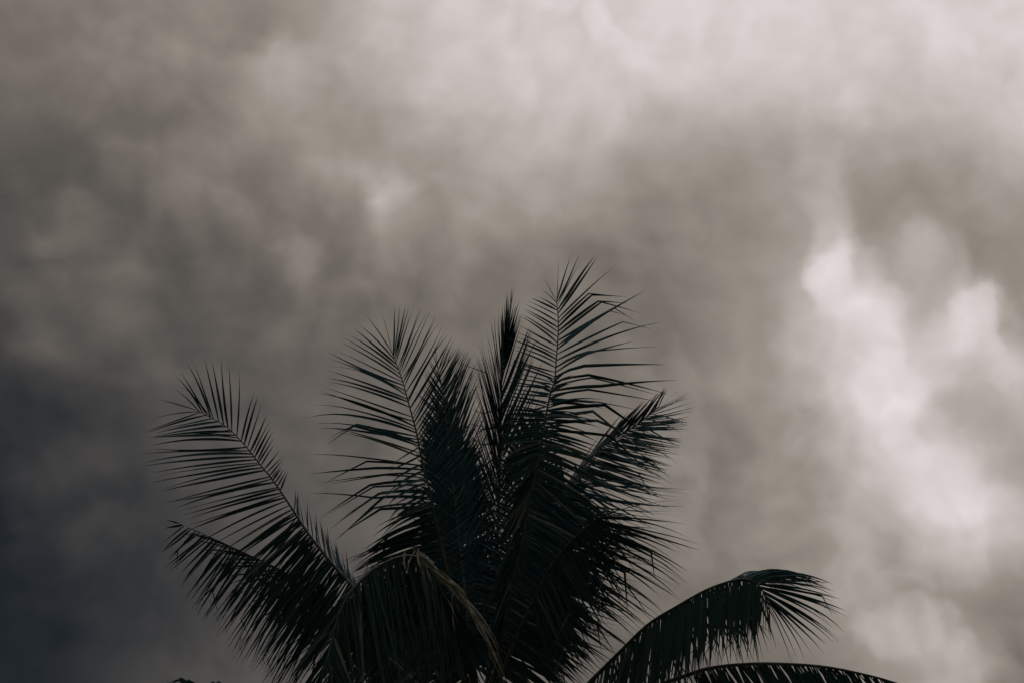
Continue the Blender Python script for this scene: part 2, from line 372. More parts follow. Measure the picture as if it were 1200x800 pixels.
# ------------------------------------------------------------------ ground
bm = bmesh.new()
N = 60
ring = [[bm.verts.new((r * math.cos(2 * math.pi * k / N), 12 + r * math.sin(2 * math.pi * k / N),
                       0.10 * mnoise.noise((r * math.cos(2 * math.pi * k / N) * .2, r * math.sin(2 * math.pi * k / N) * .2, 0)) if r < 80 else 0.0))
         for k in range(N)] for r in (1, 2, 4, 7, 11, 16, 25, 40, 80, 300, 2000, 9000)]
for a, b in zip(ring, ring[1:]):
    for k in range(N):
        bm.faces.new((a[k], b[k], b[(k + 1) % N], a[(k + 1) % N]))
bm.faces.new(list(reversed(ring[0])))
me = bpy.data.meshes.new('ground'); bm.normal_update(); bm.to_mesh(me); bm.free()
ground = link('ground', me, None, M_GROUND); ground['kind'] = 'structure'
for p in me.polygons: p.use_smooth = True

# ------------------------------------------------------------------ the palm
FPX = 1200.0 * 50.0 / 36.0
AX_F = Vector((0, math.cos(PITCH), math.sin(PITCH)))
AX_R = Vector((1, 0, 0))
AX_U = Vector((0, -math.sin(PITCH), math.cos(PITCH)))


def at(px, py, d):
    """a point seen at photo position (px, py) standing d metres off"""
    return EYE + d * (AX_F + AX_R * ((px - 600.0) / FPX) + AX_U * ((400.0 - py) / FPX))


def seen(p):
    v = p - EYE; d = v.dot(AX_F)
    return 600 + FPX * v.dot(AX_R) / d, 400 - FPX * v.dot(AX_U) / d, d


HEART = at(560, 868, 12.5)
BASE = Vector((HEART.x + 0.25, HEART.y + 0.35, 0.0))

palm = bpy.data.objects.new('palm_tree', None)
palm.location = BASE
scene.collection.objects.link(palm)
palm['label'] = 'dark coconut palm with spiky feathered fronds silhouetted against the storm clouds'
palm['category'] = 'palm tree'


def child(name, verts, faces, mat, parent, smooth=True, attrs=None):
    """verts are world positions; parent's world position is subtracted"""
    off = PWORLD[parent.name]
    me = bpy.data.meshes.new(name)
    me.from_pydata([(v[0] - off.x, v[1] - off.y, v[2] - off.z) for v in verts], [], faces)
    if attrs:
        for an, typ, dat in attrs:
            a = me.attributes.new(an, typ, 'POINT')
            a.data.foreach_set('vector' if typ == 'FLOAT_VECTOR' else 'value', dat)
    if smooth:
        me.polygons.foreach_set('use_smooth', [True] * len(me.polygons))
    me.update()
    o = link(name, me, parent, mat)
    PWORLD[o.name] = off
    return o


PWORLD = {palm.name: BASE}


def catmull(pts, n):
    P = [pts[0] * 2 - pts[1]] + list(pts) + [pts[-1] * 2 - pts[-2]]
    out = []
    for i in range(1, len(P) - 2):
        for k in range(n):
            t = k / n
            a, b, c, d = P[i - 1], P[i], P[i + 1], P[i + 2]
            out.append(0.5 * ((2 * b) + (c - a) * t + (2 * a - 5 * b + 4 * c - d) * t * t + (3 * b - a - 3 * c + d) * t ** 3))
    out.append(pts[-1].copy())
    return out


class Path:
    def __init__(self, pts, n=14):
        self.p = catmull(pts, n)
        self.s = [0.0]
        for a, b in zip(self.p, self.p[1:]):
            self.s.append(self.s[-1] + (b - a).length)
        self.len = self.s[-1]
        self.px = [seen(q) for q in self.p]

    def pos(self, u):
        x = max(0.0, min(1.0, u)) * self.len
        lo, hi = 0, len(self.s) - 1
        while hi - lo > 1:
            m = (lo + hi) // 2
            if self.s[m] <= x: lo = m
            else: hi = m
        f = (x - self.s[lo]) / max(1e-9, self.s[hi] - self.s[lo])
        return self.p[lo].lerp(self.p[hi], f)

    def tan(self, u):
        return (self.pos(u + 0.012) - self.pos(u - 0.012)).normalized()

    def near(self, x, y):
        best = min(range(len(self.px)), key=lambda i: (self.px[i][0] - x) ** 2 + (self.px[i][1] - y) ** 2)
        # refine on the neighbouring segments
        res = (1e18, 0.0)
        for i in (best - 1, best):
            if 0 <= i < len(self.p) - 1:
                ax, ay, _ = self.px[i]; bx, by, _ = self.px[i + 1]
                dx, dy = bx - ax, by - ay
                f = max(0, min(1, ((x - ax) * dx + (y - ay) * dy) / max(1e-9, dx * dx + dy * dy)))
                e = (ax + f * dx - x) ** 2 + (ay + f * dy - y) ** 2
                if e < res[0]: res = (e, (self.s[i] + f * (self.s[i + 1] - self.s[i])) / self.len)
        return res[1]


def tube(path, r0, r1, name, mat, parent, seg=7, steps=44, flat=0.75, u0=0.0, u1=1.0, base_flare=1.0):
    vs, fs = [], []
    ref = None
    for i in range(steps + 1):
        u = u0 + (u1 - u0) * i / steps
        p, t = path.pos(u), path.tan(u)
        if ref is None:
            ref = t.cross(Vector((1, 0.2, 0.1))).normalized()
        ref = (ref - t * ref.dot(t)).normalized()
        s = t.cross(ref)
        r = r0 + (r1 - r0) * (i / steps) ** 0.7
        r *= 1 + (base_flare - 1) * max(0, 1 - i / steps * 5) ** 2
        for k in range(seg):
            a = 2 * math.pi * k / seg
            vs.append(p + (ref * math.cos(a) * flat + s * math.sin(a)) * r)
    for i in range(steps):
        for k in range(seg):
            fs.append((i * seg + k, i * seg + (k + 1) % seg, (i + 1) * seg + (k + 1) % seg, (i + 1) * seg + k))
    fs.append(tuple(reversed(range(seg)))); fs.append(tuple(range(steps * seg, steps * seg + seg)))
    return child(name, vs, fs, mat, parent)


SEG = 8
# width along a leaflet
PROFILE = [0.45, 0.82, 1.0, 0.96, 0.84, 0.67, 0.47, 0.25, 0.03]


def leaflet_geo(curve, rach, width, fold, twist, tone, dry_lit):
    """curve: SEG+1 points. Folded strip, 3 verts per station."""
    vs, tn, ac = [], [], []
    n = len(curve) - 1
    t0 = (curve[1] - curve[0]).normalized()
    w = rach - t0 * rach.dot(t0)
    if w.length < 1e-4: w = t0.orthogonal()
    w.normalize()
    for i, c in enumerate(curve):
        t = (curve[min(i + 1, n)] - curve[max(i - 1, 0)]).normalized()
        w = (w - t * w.dot(t)).normalized()
        nn = t.cross(w)
        a = twist * i / n
        wv = w * math.cos(a) + nn * math.sin(a)
        nv = nn * math.cos(a) - w * math.sin(a)
        pw = PROFILE[min(len(PROFILE) - 1, round(i * (len(PROFILE) - 1) / n))] * width * 0.5
        vs += [c + wv * pw * math.cos(fold) - nv * pw * math.sin(fold), c, c - wv * pw * math.cos(fold) - nv * pw * math.sin(fold)]
        for k in range(3):
            tn += [tone, dry_lit, i / n]; ac.append(float(k - 1) * pw / width)
    fs = []
    for i in range(n):
        b = i * 3
        fs += [(b, b + 1, b + 4, b + 3), (b + 1, b + 2, b + 5, b + 4)]
    return vs, fs, tn, ac


def bent_curve(B, P, K=None, sag=0.04, curl=0.0, side=None):
    """points from base to tip. K: a snapped midrib; sag: bow under its own weight; curl: drooping tip"""
    L = (P - B).length
    up = Vector((0, 0, 1))
    out = []
    if K is not None:
        f = (K - B).length / ((K - B).length + (P - K).length)
        ks = max(2, min(SEG - 2, round(f * SEG)))
        for i in range(SEG + 1):
            if i <= ks:
                q = i / ks
                p = B.lerp(K, q) + up * L * sag * 1.6 * q * (1 - q)
            else:
                q = (i - ks) / (SEG - ks)
                p = K.lerp(P, q) + up * L * sag * 0.8 * q * (1 - q)
            out.append(p)
    else:
        d = (P - B).normalized()
        h = up - d * up.dot(d)              # sideways part of gravity
        for i in range(SEG + 1):
            u = i / SEG
            p = B.lerp(P, u) + h * L * (sag * 4 * u * (1 - u)) - h * L * curl * max(0, u - 0.65) ** 2 * 4
            if side is not None: p = p + side * L * 4 * u * (1 - u)
            out.append(p)
    return out


ALL = []        # every leaflet: dict(frond, geo, score)


def frond(label, rach, sides, extra=(), r0=0.030, r1=0.004, width=0.036, fold=0.55, prom=1.0, dryp=0.02, name='frond', pale=0.0):
    """rach: [(px, py, depth)] from the heart outwards. sides: dicts with rows (base px,py, tip px,py, leaflets to the next row)"""
    pts = [HEART + Vector((RNG.uniform(-.05, .05), RNG.uniform(-.05, .05), RNG.uniform(-.1, .05)))] + [at(*q) for q in rach]
    path = Path(pts)
    fo = tube(path, r0, r1, name, M_RACHIS, palm, base_flare=2.2)
    if label: fo['label'] = label

    def emit(u, tip, K=None, sd=None, wmul=1.0):
        sd = sd or {}
        B = path.pos(u); T = path.tan(u)
        dB = seen(B)[2]
        L0 = (at(tip[0], tip[1], dB) - B).length
        dep = sd.get('dep', 0.15)
        P = at(tip[0], tip[1], dB + dep * L0)
        kk = None
        if K is not None:
            kk = at(K[0], K[1], dB + dep * L0 * 0.55)
        L = (P - B).length
        curve = bent_curve(B, P, kk, sd.get('sag', 0.03) * RNG.uniform(0.3, 1.7), sd.get('curl', 0.05) * RNG.uniform(0, 2),
                           AX_R * RNG.gauss(0, 0.016) + AX_U * RNG.gauss(0, 0.016))
        w = width * 0.88 * wmul * sd.get('wm', 1.0) * RNG.uniform(0.68, 1.25) * (0.62 + 0.38 * min(1.0, L / 0.8))
        dry_lit = RNG.uniform(0.25, 0.85) if RNG.random() < sd.get('dry_lit', dryp) else RNG.uniform(0, 0.06)
        geo = leaflet_geo(curve, T, w, sd.get('fold', fold) * RNG.uniform(0.6, 1.35), RNG.gauss(sd.get('twist', 0.0), 0.5), sd['tone'] * RNG.uniform(0.45, 1.0) if 'tone' in sd else RNG.random() ** 2.2, dry_lit)
        # how much of it the photograph shows
        a, b = seen(B), seen(P)
        inside = sum(1 for c in curve if 0 < seen(c)[0] < 1200 and 0 < seen(c)[1] < 800) / len(curve)
        ALL.append(dict(f=fo, geo=geo, score=math.hypot(a[0] - b[0], a[1] - b[1]) * inside * prom * sd.get('prom', 1.0) * RNG.uniform(0.85, 1.15)))

    for sd in sides:
        rows = sd['rows']
        key = [(path.near(r[0], r[1]), r[2], r[3], r[4] if len(r) > 4 else 0) for r in rows]
        todo = []
        for i, k in enumerate(key):
            nb = round(k[3] * sd.get('dens', 1.0) * 1.15) if i + 1 < len(key) else 0
            nx = key[min(i + 1, len(key) - 1)]
            for j in range(nb + 1):
                f = j / (nb + 1)
                todo.append([k[0] + (nx[0] - k[0]) * f, k[1] + (nx[1] - k[1]) * f, k[2] + (nx[2] - k[2]) * f])
        # neighbours stick together in tufts here and there
        i = 0
        while i < len(todo):
            n = 1
            if RNG.random() < sd.get('clump', 0.22):
                n = RNG.choice((2, 2, 3, 4))
                grp = todo[i:i + n]
                mx, my = sum(q[1] for q in grp) / len(grp), sum(q[2] for q in grp) / len(grp)
                pull = RNG.uniform(0.4, 0.9)
                for q in grp:
                    q[1] += (mx - q[1]) * pull; q[2] += (my - q[2]) * pull
            i += n
        for (u, tx, ty) in todo:
            if RNG.random() < sd.get('lost', 0.02): continue
            bx, by, _ = seen(path.pos(u))
            ja = RNG.gauss(0, sd.get('ja', 0.035)); jl = 1 + RNG.gauss(0, sd.get('jl', 0.045))
            dx, dy = tx - bx, ty - by
            tx = bx + (dx * math.cos(ja) - dy * math.sin(ja)) * jl
            ty = by + (dx * math.sin(ja) + dy * math.cos(ja)) * jl
            K = None
            if RNG.random() < sd.get('kink', 0.04):
                f2 = RNG.uniform(0.5, 0.8)
                K = (bx + (tx - bx) * f2, by + (ty - by) * f2)
                rem = math.hypot(dx, dy) * (1 - f2)             # the loose end drops
                ang = math.atan2(ty - by, tx - bx)
                drop = RNG.uniform(0.35, 1.1) * (1 if math.cos(ang) > 0 else -1)
                tx, ty = K[0] + rem * math.cos(ang + drop), K[1] + rem * math.sin(ang + drop)
            emit(u + RNG.gauss(0, 0.0015), (tx, ty), K, sd)
    for e in extra:
        u = path.near(e[0], e[1])
        if len(e) == 4: emit(u, (e[2], e[3]), None, dict(sag=0.02, curl=0.02, prom=1.5, wm=0.95, dry_lit=pale))
        else: emit(u, (e[4], e[5]), (e[2], e[3]), dict(sag=0.03, prom=1.5, wm=0.95, dry_lit=pale))
    return fo, path


# left frond, leaning out, its tip standing free
frond('left frond leaning outward with its feathered tip free against the cloud',
      [(500, 800, 12.6), (455, 737, 12.65), (408, 681, 12.7), (385, 655, 12.75), (361, 624, 12.8), (340, 592, 12.85), (322, 565, 12.9),
       (302, 540, 12.95), (286, 520, 13.0), (265, 499, 13.05), (232, 481, 13.15)],
      [dict(rows=[(232, 481, 189, 468, 0), (233, 482, 176, 493, 0), (236, 483, 166, 506, 3), (262, 497, 176, 510, 4), (283, 517, 180, 514, 1),
                  (292, 528, 167, 534, 2), (300, 538, 172, 553, 2), (308, 548, 177, 575, 2), (316, 558, 189, 584, 2), (326, 570, 206, 600, 3),
                  (334, 582, 216, 624, 2), (342, 596, 240, 655, 0)], dep=-0.15, kink=0.04, sag=0.012, curl=0.01, ja=0.02),
       dict(rows=[(345, 600, 246, 660, 3), (352, 612, 262, 690, 5), (366, 632, 285, 725, 8), (385, 656, 300, 770, 10), (405, 678, 318, 805, 10), (430, 705, 345, 830, 9), (460, 742, 375, 850, 0)],
            dep=-0.1, kink=0.07, sag=0.02, ja=0.06, dens=1.5),
       dict(rows=[(348, 606, 290, 668, 6), (366, 632, 315, 705, 10), (385, 656, 335, 735, 10), (405, 678, 355, 765, 10), (430, 705, 385, 800, 0)], dep=0.5, kink=0.05, sag=0.02, ja=0.1, dens=1.1, wm=0.85),
       dict(rows=[(234, 482, 201, 452, 0), (238, 484, 206, 441, 0), (243, 487, 211, 434, 1), (250, 491, 227, 421, 0), (256, 494, 239, 420, 0),
                  (261, 497, 248, 419, 0), (267, 501, 259, 421, 0), (271, 505, 266, 426, 0), (277, 511, 280, 437, 0), (283, 517, 299, 460, 0),
                  (286, 520, 302, 461, 1), (292, 528, 312, 484, 0), (296, 533, 316, 492, 1), (301, 539, 319, 505, 1), (306, 545, 322, 519, 1),
                  (313, 553, 332, 534, 2), (320, 562, 330, 547, 2), (328, 574, 338, 552, 2)], dep=0.3, kink=0.02, sag=0.01, ja=0.015, jl=0.02, clump=0.08, lost=0),
       dict(rows=[(345, 600, 345, 570, 3), (361, 624, 357, 588, 5), (385, 655, 376, 612, 8), (405, 678, 396, 640, 8), (420, 697, 412, 668, 5), (440, 720, 430, 690, 0)],
            dep=0.8, kink=0.03, sag=0.01, dry_lit=0.14, ja=0.09)],
      extra=[(246, 489, 221, 458, 212, 452)], prom=1.3, width=0.032)

# lower left frond behind it
frond('lower left frond reaching out behind the leaning one, leaflets hanging',
      [(490, 802, 12.9), (430, 747, 13.2), (380, 702, 13.4), (334, 670, 13.6), (300, 653, 13.7), (263, 636, 13.8), (225, 619, 13.9), (208, 612, 13.9)],
      [dict(rows=[(209, 612, 197, 604, 0), (213, 614, 190, 626, 1), (222, 618, 189, 646, 2), (232, 622, 189, 655, 2), (245, 628, 201, 670, 3),
                  (258, 634, 214, 682, 4), (275, 641, 226, 713, 4), (290, 648, 229, 727, 4), (305, 655, 255, 728, 4), (318, 661, 262, 743, 4),
                  (330, 667, 266, 763, 4), (345, 675, 280, 780, 5), (360, 685, 301, 788, 5), (375, 697, 308, 800, 5), (395, 715, 325, 815, 6),
                  (420, 737, 350, 830, 6), (450, 765, 385, 850, 0)], dep=-0.1, kink=0.06, sag=0.02, curl=0.03, ja=0.07, dens=1.3, clump=0.4, wm=0.9),
       dict(rows=[(235, 622, 193, 609, 2), (262, 635, 206, 622, 4), (285, 646, 225, 632, 6), (310, 657, 250, 655, 7),
                  (340, 672, 275, 690, 8), (380, 702, 310, 740, 8), (420, 737, 350, 790, 0)], dep=0.5, kink=0.03, sag=0.02, dens=1.0, wm=0.85)],
      prom=1.0)

# tall frond left of the middle
frond('broad upright frond left of the middle with a round fan of leaflets',
      [(552, 790, 12.4), (535, 710, 12.4), (522, 658, 12.45), (516, 632, 12.5), (509, 604, 12.5), (504, 576, 12.55), (498, 554, 12.6), (493, 532, 12.65),
       (488, 506, 12.7), (481, 480, 12.75), (475, 458, 12.8), (469, 438, 12.9), (460, 415, 13.0)],
      [dict(rows=[(460, 415, 446, 360, 0), (461, 416, 430, 368, 0), (463, 422, 420, 378, 0), (465, 427, 413, 384, 0), (467, 433, 409, 391, 0),
                  (469, 439, 402, 394, 1), (472, 447, 393, 408, 1), (475, 457, 385, 420, 1), (478, 466, 381, 432, 1), (481, 476, 381, 447, 0),
                  (483, 487, 378, 452, 1), (486, 499, 373, 459, 1), (488, 507, 363, 485, 1), (490, 514, 374, 498, 0), (492, 530, 380, 498, 0),
                  (494, 536, 400, 504, 0), (496, 546, 360, 531, 0)], dep=0.12, kink=0.0, sag=0.01, ja=0.012, jl=0.02, prom=1.2, wm=0.85, clump=0.06),
       dict(rows=[(506, 592, 440, 625, 2), (509, 604, 428, 642, 3), (513, 620, 405, 660, 4), (516, 632, 412, 664, 4), (522, 658, 425, 700, 6),
                  (530, 690, 440, 740, 6), (540, 735, 460, 800, 6), (552, 790, 480, 860, 0)], dep=0.1, kink=0.08, sag=0.05, dens=2.2, ja=0.06),
       dict(rows=[(492, 524, 455, 545, 3), (500, 560, 450, 585, 4), (506, 592, 450, 620, 0)], dep=-0.8, kink=0.1, sag=0.05),
       dict(rows=[(460, 415, 461, 360, 0), (461, 417, 468, 358, 0), (462, 419, 475, 358, 1), (464, 424, 485, 358, 0), (466, 430, 491, 362, 1),
                  (468, 436, 498, 364, 1), (471, 443, 508, 367, 1), (474, 453, 514, 376, 0), (476, 460, 519, 380, 1), (479, 470, 526, 389, 1),
                  (483, 485, 532, 397, 2), (487, 500, 540, 410, 4), (493, 532, 546, 445, 7), (500, 560, 553, 500, 8), (509, 604, 560, 550, 9),
                  (520, 650, 570, 620, 9), (540, 730, 590, 720, 0)], dep=0.2, kink=0.01, sag=0.005, ja=0.016, jl=0.025, clump=0.08, wm=0.75, fold=0.75)],
      extra=[(491, 522, 415, 499, 380, 523), (491, 519, 418, 497, 384, 514), (496, 545, 430, 540, 378, 567), (497, 550, 440, 548, 362, 555),
             (498, 556, 456, 555, 372, 566), (499, 560, 452, 556, 384, 567), (503, 586, 440, 583, 361, 577), (500, 563, 434, 568, 376, 606), (501, 568, 438, 570, 383, 603),
             (502, 575, 444, 578, 386, 620), (502, 579, 448, 577, 393, 612), (503, 583, 450, 582, 397, 630), (504, 590, 438, 595, 390, 636), (505, 594, 446, 596, 396, 628)],
      prom=1.25)

# frond close behind the tall one
frond('upright frond half hidden close behind the round fan',
      [(556, 790, 12.9), (545, 690, 13.3), (534, 590, 13.7), (524, 500, 14.1), (518, 455, 14.3), (512, 425, 14.4)],
      [dict(rows=[(512, 425, 511, 403, 0), (514, 436, 506, 411, 1), (518, 460, 499, 428, 3), (524, 500, 490, 465, 8), (534, 590, 495, 560, 10), (545, 690, 500, 670, 0)],
            dep=0.1, kink=0.0, ja=0.04, dens=3.5, sag=0.01),
       dict(rows=[(512, 427, 520, 408, 1), (516, 448, 540, 406, 2), (519, 466, 547, 410, 3), (523, 496, 552, 417, 5), (528, 540, 562, 455, 8),
                  (536, 605, 580, 520, 10), (545, 690, 592, 610, 8), (552, 750, 600, 690, 0)], dep=0.1, kink=0.02, ja=0.04, dens=2.7, wm=0.8, sag=0.01)], prom=0.7)

# young edge-on frond in the middle
frond('narrow young frond standing straight up in the middle',
      [(572, 790, 12.9), (580, 680, 13.4), (585, 580, 13.8), (587, 500, 14.1), (588, 440, 14.3), (593, 395, 14.4), (598, 362, 14.5)],
      [dict(rows=[(598, 362, 600, 333, 2), (593, 395, 594, 350, 3), (590, 425, 588, 362, 3), (588, 448, 580, 374, 2), (588, 470, 571, 382, 3), (587, 500, 563, 391, 5),
                  (587, 530, 560, 425, 7), (586, 560, 556, 460, 8), (584, 600, 552, 510, 8), (582, 640, 550, 570, 8), (580, 690, 545, 640, 0)],
            dep=0.1, kink=0.02, ja=0.012, sag=0.005, wm=0.8),
       dict(rows=[(598, 363, 601, 338, 1), (594, 395, 603, 350, 3), (591, 415, 606, 358, 3), (589, 440, 611, 370, 3), (588, 465, 619, 382, 4), (588, 490, 625, 400, 5), (587, 520, 630, 430, 6),
                  (586, 560, 634, 470, 7), (585, 600, 638, 520, 8), (582, 650, 638, 580, 0)], dep=0.1, kink=0.03, ja=0.03, sag=0.005, dens=1.5),
       dict(rows=[(595, 385, 598, 340, 6), (591, 415, 592, 357, 7), (588, 450, 588, 390, 9), (587, 495, 580, 420, 9), (586, 540, 577, 470, 9), (585, 600, 575, 530, 0)], dep=-0.2, kink=0, ja=0.04, sag=0.005)],
      extra=[(587, 533, 563, 549), (587, 540, 566, 563), (587, 548, 574, 571), (587, 540, 585, 580), (587, 520, 562, 521), (587, 500, 565, 503, 556, 512),
             (587, 528, 606, 517), (587, 515, 607, 509), (587, 550, 604, 551), (587, 480, 565, 484, 552, 478), (587, 475, 606, 478), (587, 490, 568, 495), (586, 560, 570, 590), (585, 580, 600, 560), (584, 600, 566, 640), (583, 620, 596, 600), (580, 640, 572, 700), (580, 660, 590, 640), (579, 680, 566, 735)], prom=1.0, pale=0.7)  # pale share colours these leaflets as if lit

# filler frond between the young one and the main one
frond('upright frond hidden behind the tall right one',
      [(575, 780, 12.8), (600, 660, 13.2), (612, 580, 13.5), (616, 530, 13.7), (618, 505, 13.8)],
      [dict(rows=[(618, 505, 612, 478, 4), (616, 530, 590, 500, 6), (612, 570, 575, 545, 9), (600, 660, 560, 640, 8), (585, 730, 545, 730, 0)], dep=0.1, kink=0.03, ja=0.07, dens=2.8),
       dict(rows=[(618, 505, 630, 478, 4), (616, 530, 655, 500, 6), (612, 570, 668, 550, 9), (600, 660, 665, 650, 9), (585, 730, 655, 740, 0)], dep=0.1, kink=0.03, ja=0.07, dens=2.8)],
      prom=0.35, width=0.05)

# main tall frond on the right of the middle
frond('tallest frond right of the middle with snapped leaflets trailing to the right',
      [(580, 790, 12.3), (596, 700, 12.3), (610, 640, 12.35), (620, 590, 12.4), (629, 547, 12.45), (637, 503, 12.5), (644, 464, 12.6), (650, 445, 12.65),
       (652, 418, 12.75), (654, 394, 12.85), (654, 370, 12.9), (652, 352, 13.0)],
      [dict(rows=[(652, 352, 655, 303, 0), (652, 354, 637, 325, 0), (652, 356, 633, 337, 0), (653, 360, 629, 347, 0), (653, 364, 623, 349, 0),
                  (653, 370, 620, 353, 0), (654, 378, 614, 356, 1), (654, 390, 612, 363, 1), (653, 401, 610, 370, 1), (653, 413, 604, 387, 2),
                  (652, 425, 596, 403, 1), (651, 436, 600, 414, 2), (649, 448, 585, 436, 2), (647, 457, 588, 451, 1), (644, 466, 577, 457, 2),
                  (641, 482, 572, 470, 2)], dep=0.15, kink=0.0, sag=0.01, ja=0.015, jl=0.025, prom=1.2, wm=0.8, clump=0.08),
       dict(rows=[(640, 485, 585, 480, 3), (637, 503, 575, 515, 4), (633, 525, 580, 545, 5), (629, 547, 595, 590, 6), (622, 580, 584, 640, 6), (612, 630, 575, 700, 7),
                  (600, 690, 568, 760, 7), (588, 750, 570, 830, 0)], dep=-0.25, kink=0.12, sag=0.05, dry_lit=0.14, ja=0.08, dens=2.0),  # some leaflets coloured pale to pass for lit ones
       dict(rows=[(652, 352, 669, 297, 0), (653, 355, 678, 298, 0), (653, 358, 680, 306, 0), (653, 362, 695, 300, 0), (653, 366, 701, 302, 0), (654, 372, 715, 313, 0)],
            dep=0.15, kink=0.0, sag=0.005, ja=0.01, jl=0.02, clump=0.0),
       dict(rows=[(644, 466, 705, 470, 3), (637, 503, 700, 520, 4), (633, 525, 715, 555, 4), (629, 547, 732, 622, 4), (625, 565, 735, 640, 4), (620, 590, 728, 662, 5),
                  (612, 630, 720, 712, 6), (606, 655, 705, 735, 6), (600, 680, 700, 760, 7), (592, 720, 690, 790, 7), (586, 755, 680, 820, 6), (580, 790, 665, 850, 0)],
            dep=-0.15, kink=0.06, sag=0.045, curl=0.03, ja=0.07, dens=2.2, dry_lit=0.07),  # a few pale leaflets here too, lit look put into the colour
       dict(rows=[(649, 448, 630, 436, 4), (640, 485, 612, 492, 8), (629, 547, 600, 562, 10), (612, 630, 585, 660, 10), (596, 700, 575, 740, 8), (584, 770, 570, 820, 0)], dep=0.9, kink=0.06, sag=0.03, ja=0.12, dens=2.0, wm=1.1),
       dict(rows=[(649, 448, 672, 432, 4), (640, 485, 668, 486, 8), (629, 547, 665, 562, 10), (612, 630, 655, 660, 10), (596, 700, 640, 745, 8), (584, 770, 620, 820, 0)], dep=0.9, kink=0.06, sag=0.03, ja=0.12, dens=2.0, wm=1.1)],
      extra=[(654, 378, 690, 344, 726, 348), (654, 383, 694, 346, 733, 348), (654, 388, 701, 353, 737, 356), (654, 393, 705, 354, 750, 367), (654, 399, 755, 341),
             (653, 404, 720, 361, 745, 377), (653, 409, 713, 364, 741, 372), (653, 415, 730, 377, 762, 386), (652, 422, 774, 376), (651, 430, 690, 411, 776, 406),
             (651, 436, 688, 414, 745, 399), (650, 441, 685, 428, 782, 427), (649, 447, 690, 439, 785, 462), (648, 452, 694, 442, 776, 464), (646, 458, 704, 452, 793, 445),
             (645, 463, 690, 456, 772, 470), (643, 468, 702, 470, 757, 482), (640, 480, 709, 474, 768, 516), (637, 490, 695, 481, 771, 542), (634, 503, 714, 510, 768, 559),
             (638, 496, 700, 492, 762, 520)],
      prom=1.3)

# fronds at the back of the crown
frond('back frond showing dark between the round fan and the middle frond',
      [(556, 780, 13.3), (542, 650, 13.9), (528, 560, 14.3), (517, 485, 14.6)],
      [dict(rows=[(517, 485, 508, 450, 5), (526, 540, 492, 500, 12), (534, 590, 490, 560, 12), (542, 650, 480, 640, 12), (550, 720, 480, 740, 10), (556, 780, 490, 820, 0)], dep=0.0, kink=0.02, ja=0.09, dens=2.6),
       dict(rows=[(517, 485, 528, 445, 5), (526, 540, 550, 500, 12), (534, 590, 572, 550, 12), (542, 650, 590, 630, 12), (550, 720, 610, 730, 10), (556, 780, 620, 820, 0)], dep=0.0, kink=0.02, ja=0.09, dens=2.6)],
      prom=0.2, width=0.075, fold=0.25)
frond('back frond showing dark behind the right side of the crown',
      [(590, 780, 13.3), (625, 690, 13.8), (648, 620, 14.2), (660, 575, 14.3)],
      [dict(rows=[(660, 575, 655, 535, 5), (655, 595, 625, 550, 10), (645, 630, 600, 600, 12), (625, 690, 575, 690, 12), (600, 755, 550, 790, 0)], dep=0.0, kink=0.02, ja=0.09, dens=2.6),
       dict(rows=[(660, 575, 685, 555, 5), (655, 595, 700, 590, 10), (645, 630, 705, 640, 12), (625, 690, 690, 720, 12), (600, 755, 660, 810, 0)], dep=0.0, kink=0.02, ja=0.09, dens=2.6)],
      prom=0.2, width=0.075, fold=0.25)
frond('back frond showing dark behind the bent front frond',
      [(520, 800, 13.2), (480, 745, 13.5), (450, 712, 13.7), (425, 700, 13.8)],
      [dict(rows=[(425, 700, 405, 715, 5), (450, 712, 400, 760, 10), (480, 745, 420, 810, 12), (510, 785, 450, 850, 0)], dep=0.0, kink=0.02, ja=0.09, dens=2.6),
       dict(rows=[(425, 700, 440, 675, 4), (450, 712, 480, 670, 9), (480, 745, 520, 690, 12), (510, 785, 550, 720, 0)], dep=0.0, kink=0.02, ja=0.09, dens=2.6),
       dict(rows=[(425, 700, 430, 780, 8), (450, 712, 460, 800, 12), (480, 745, 495, 830, 0)], dep=0.0, kink=0.02, ja=0.09, dens=2.6)],
      prom=0.2, width=0.075, fold=0.25)

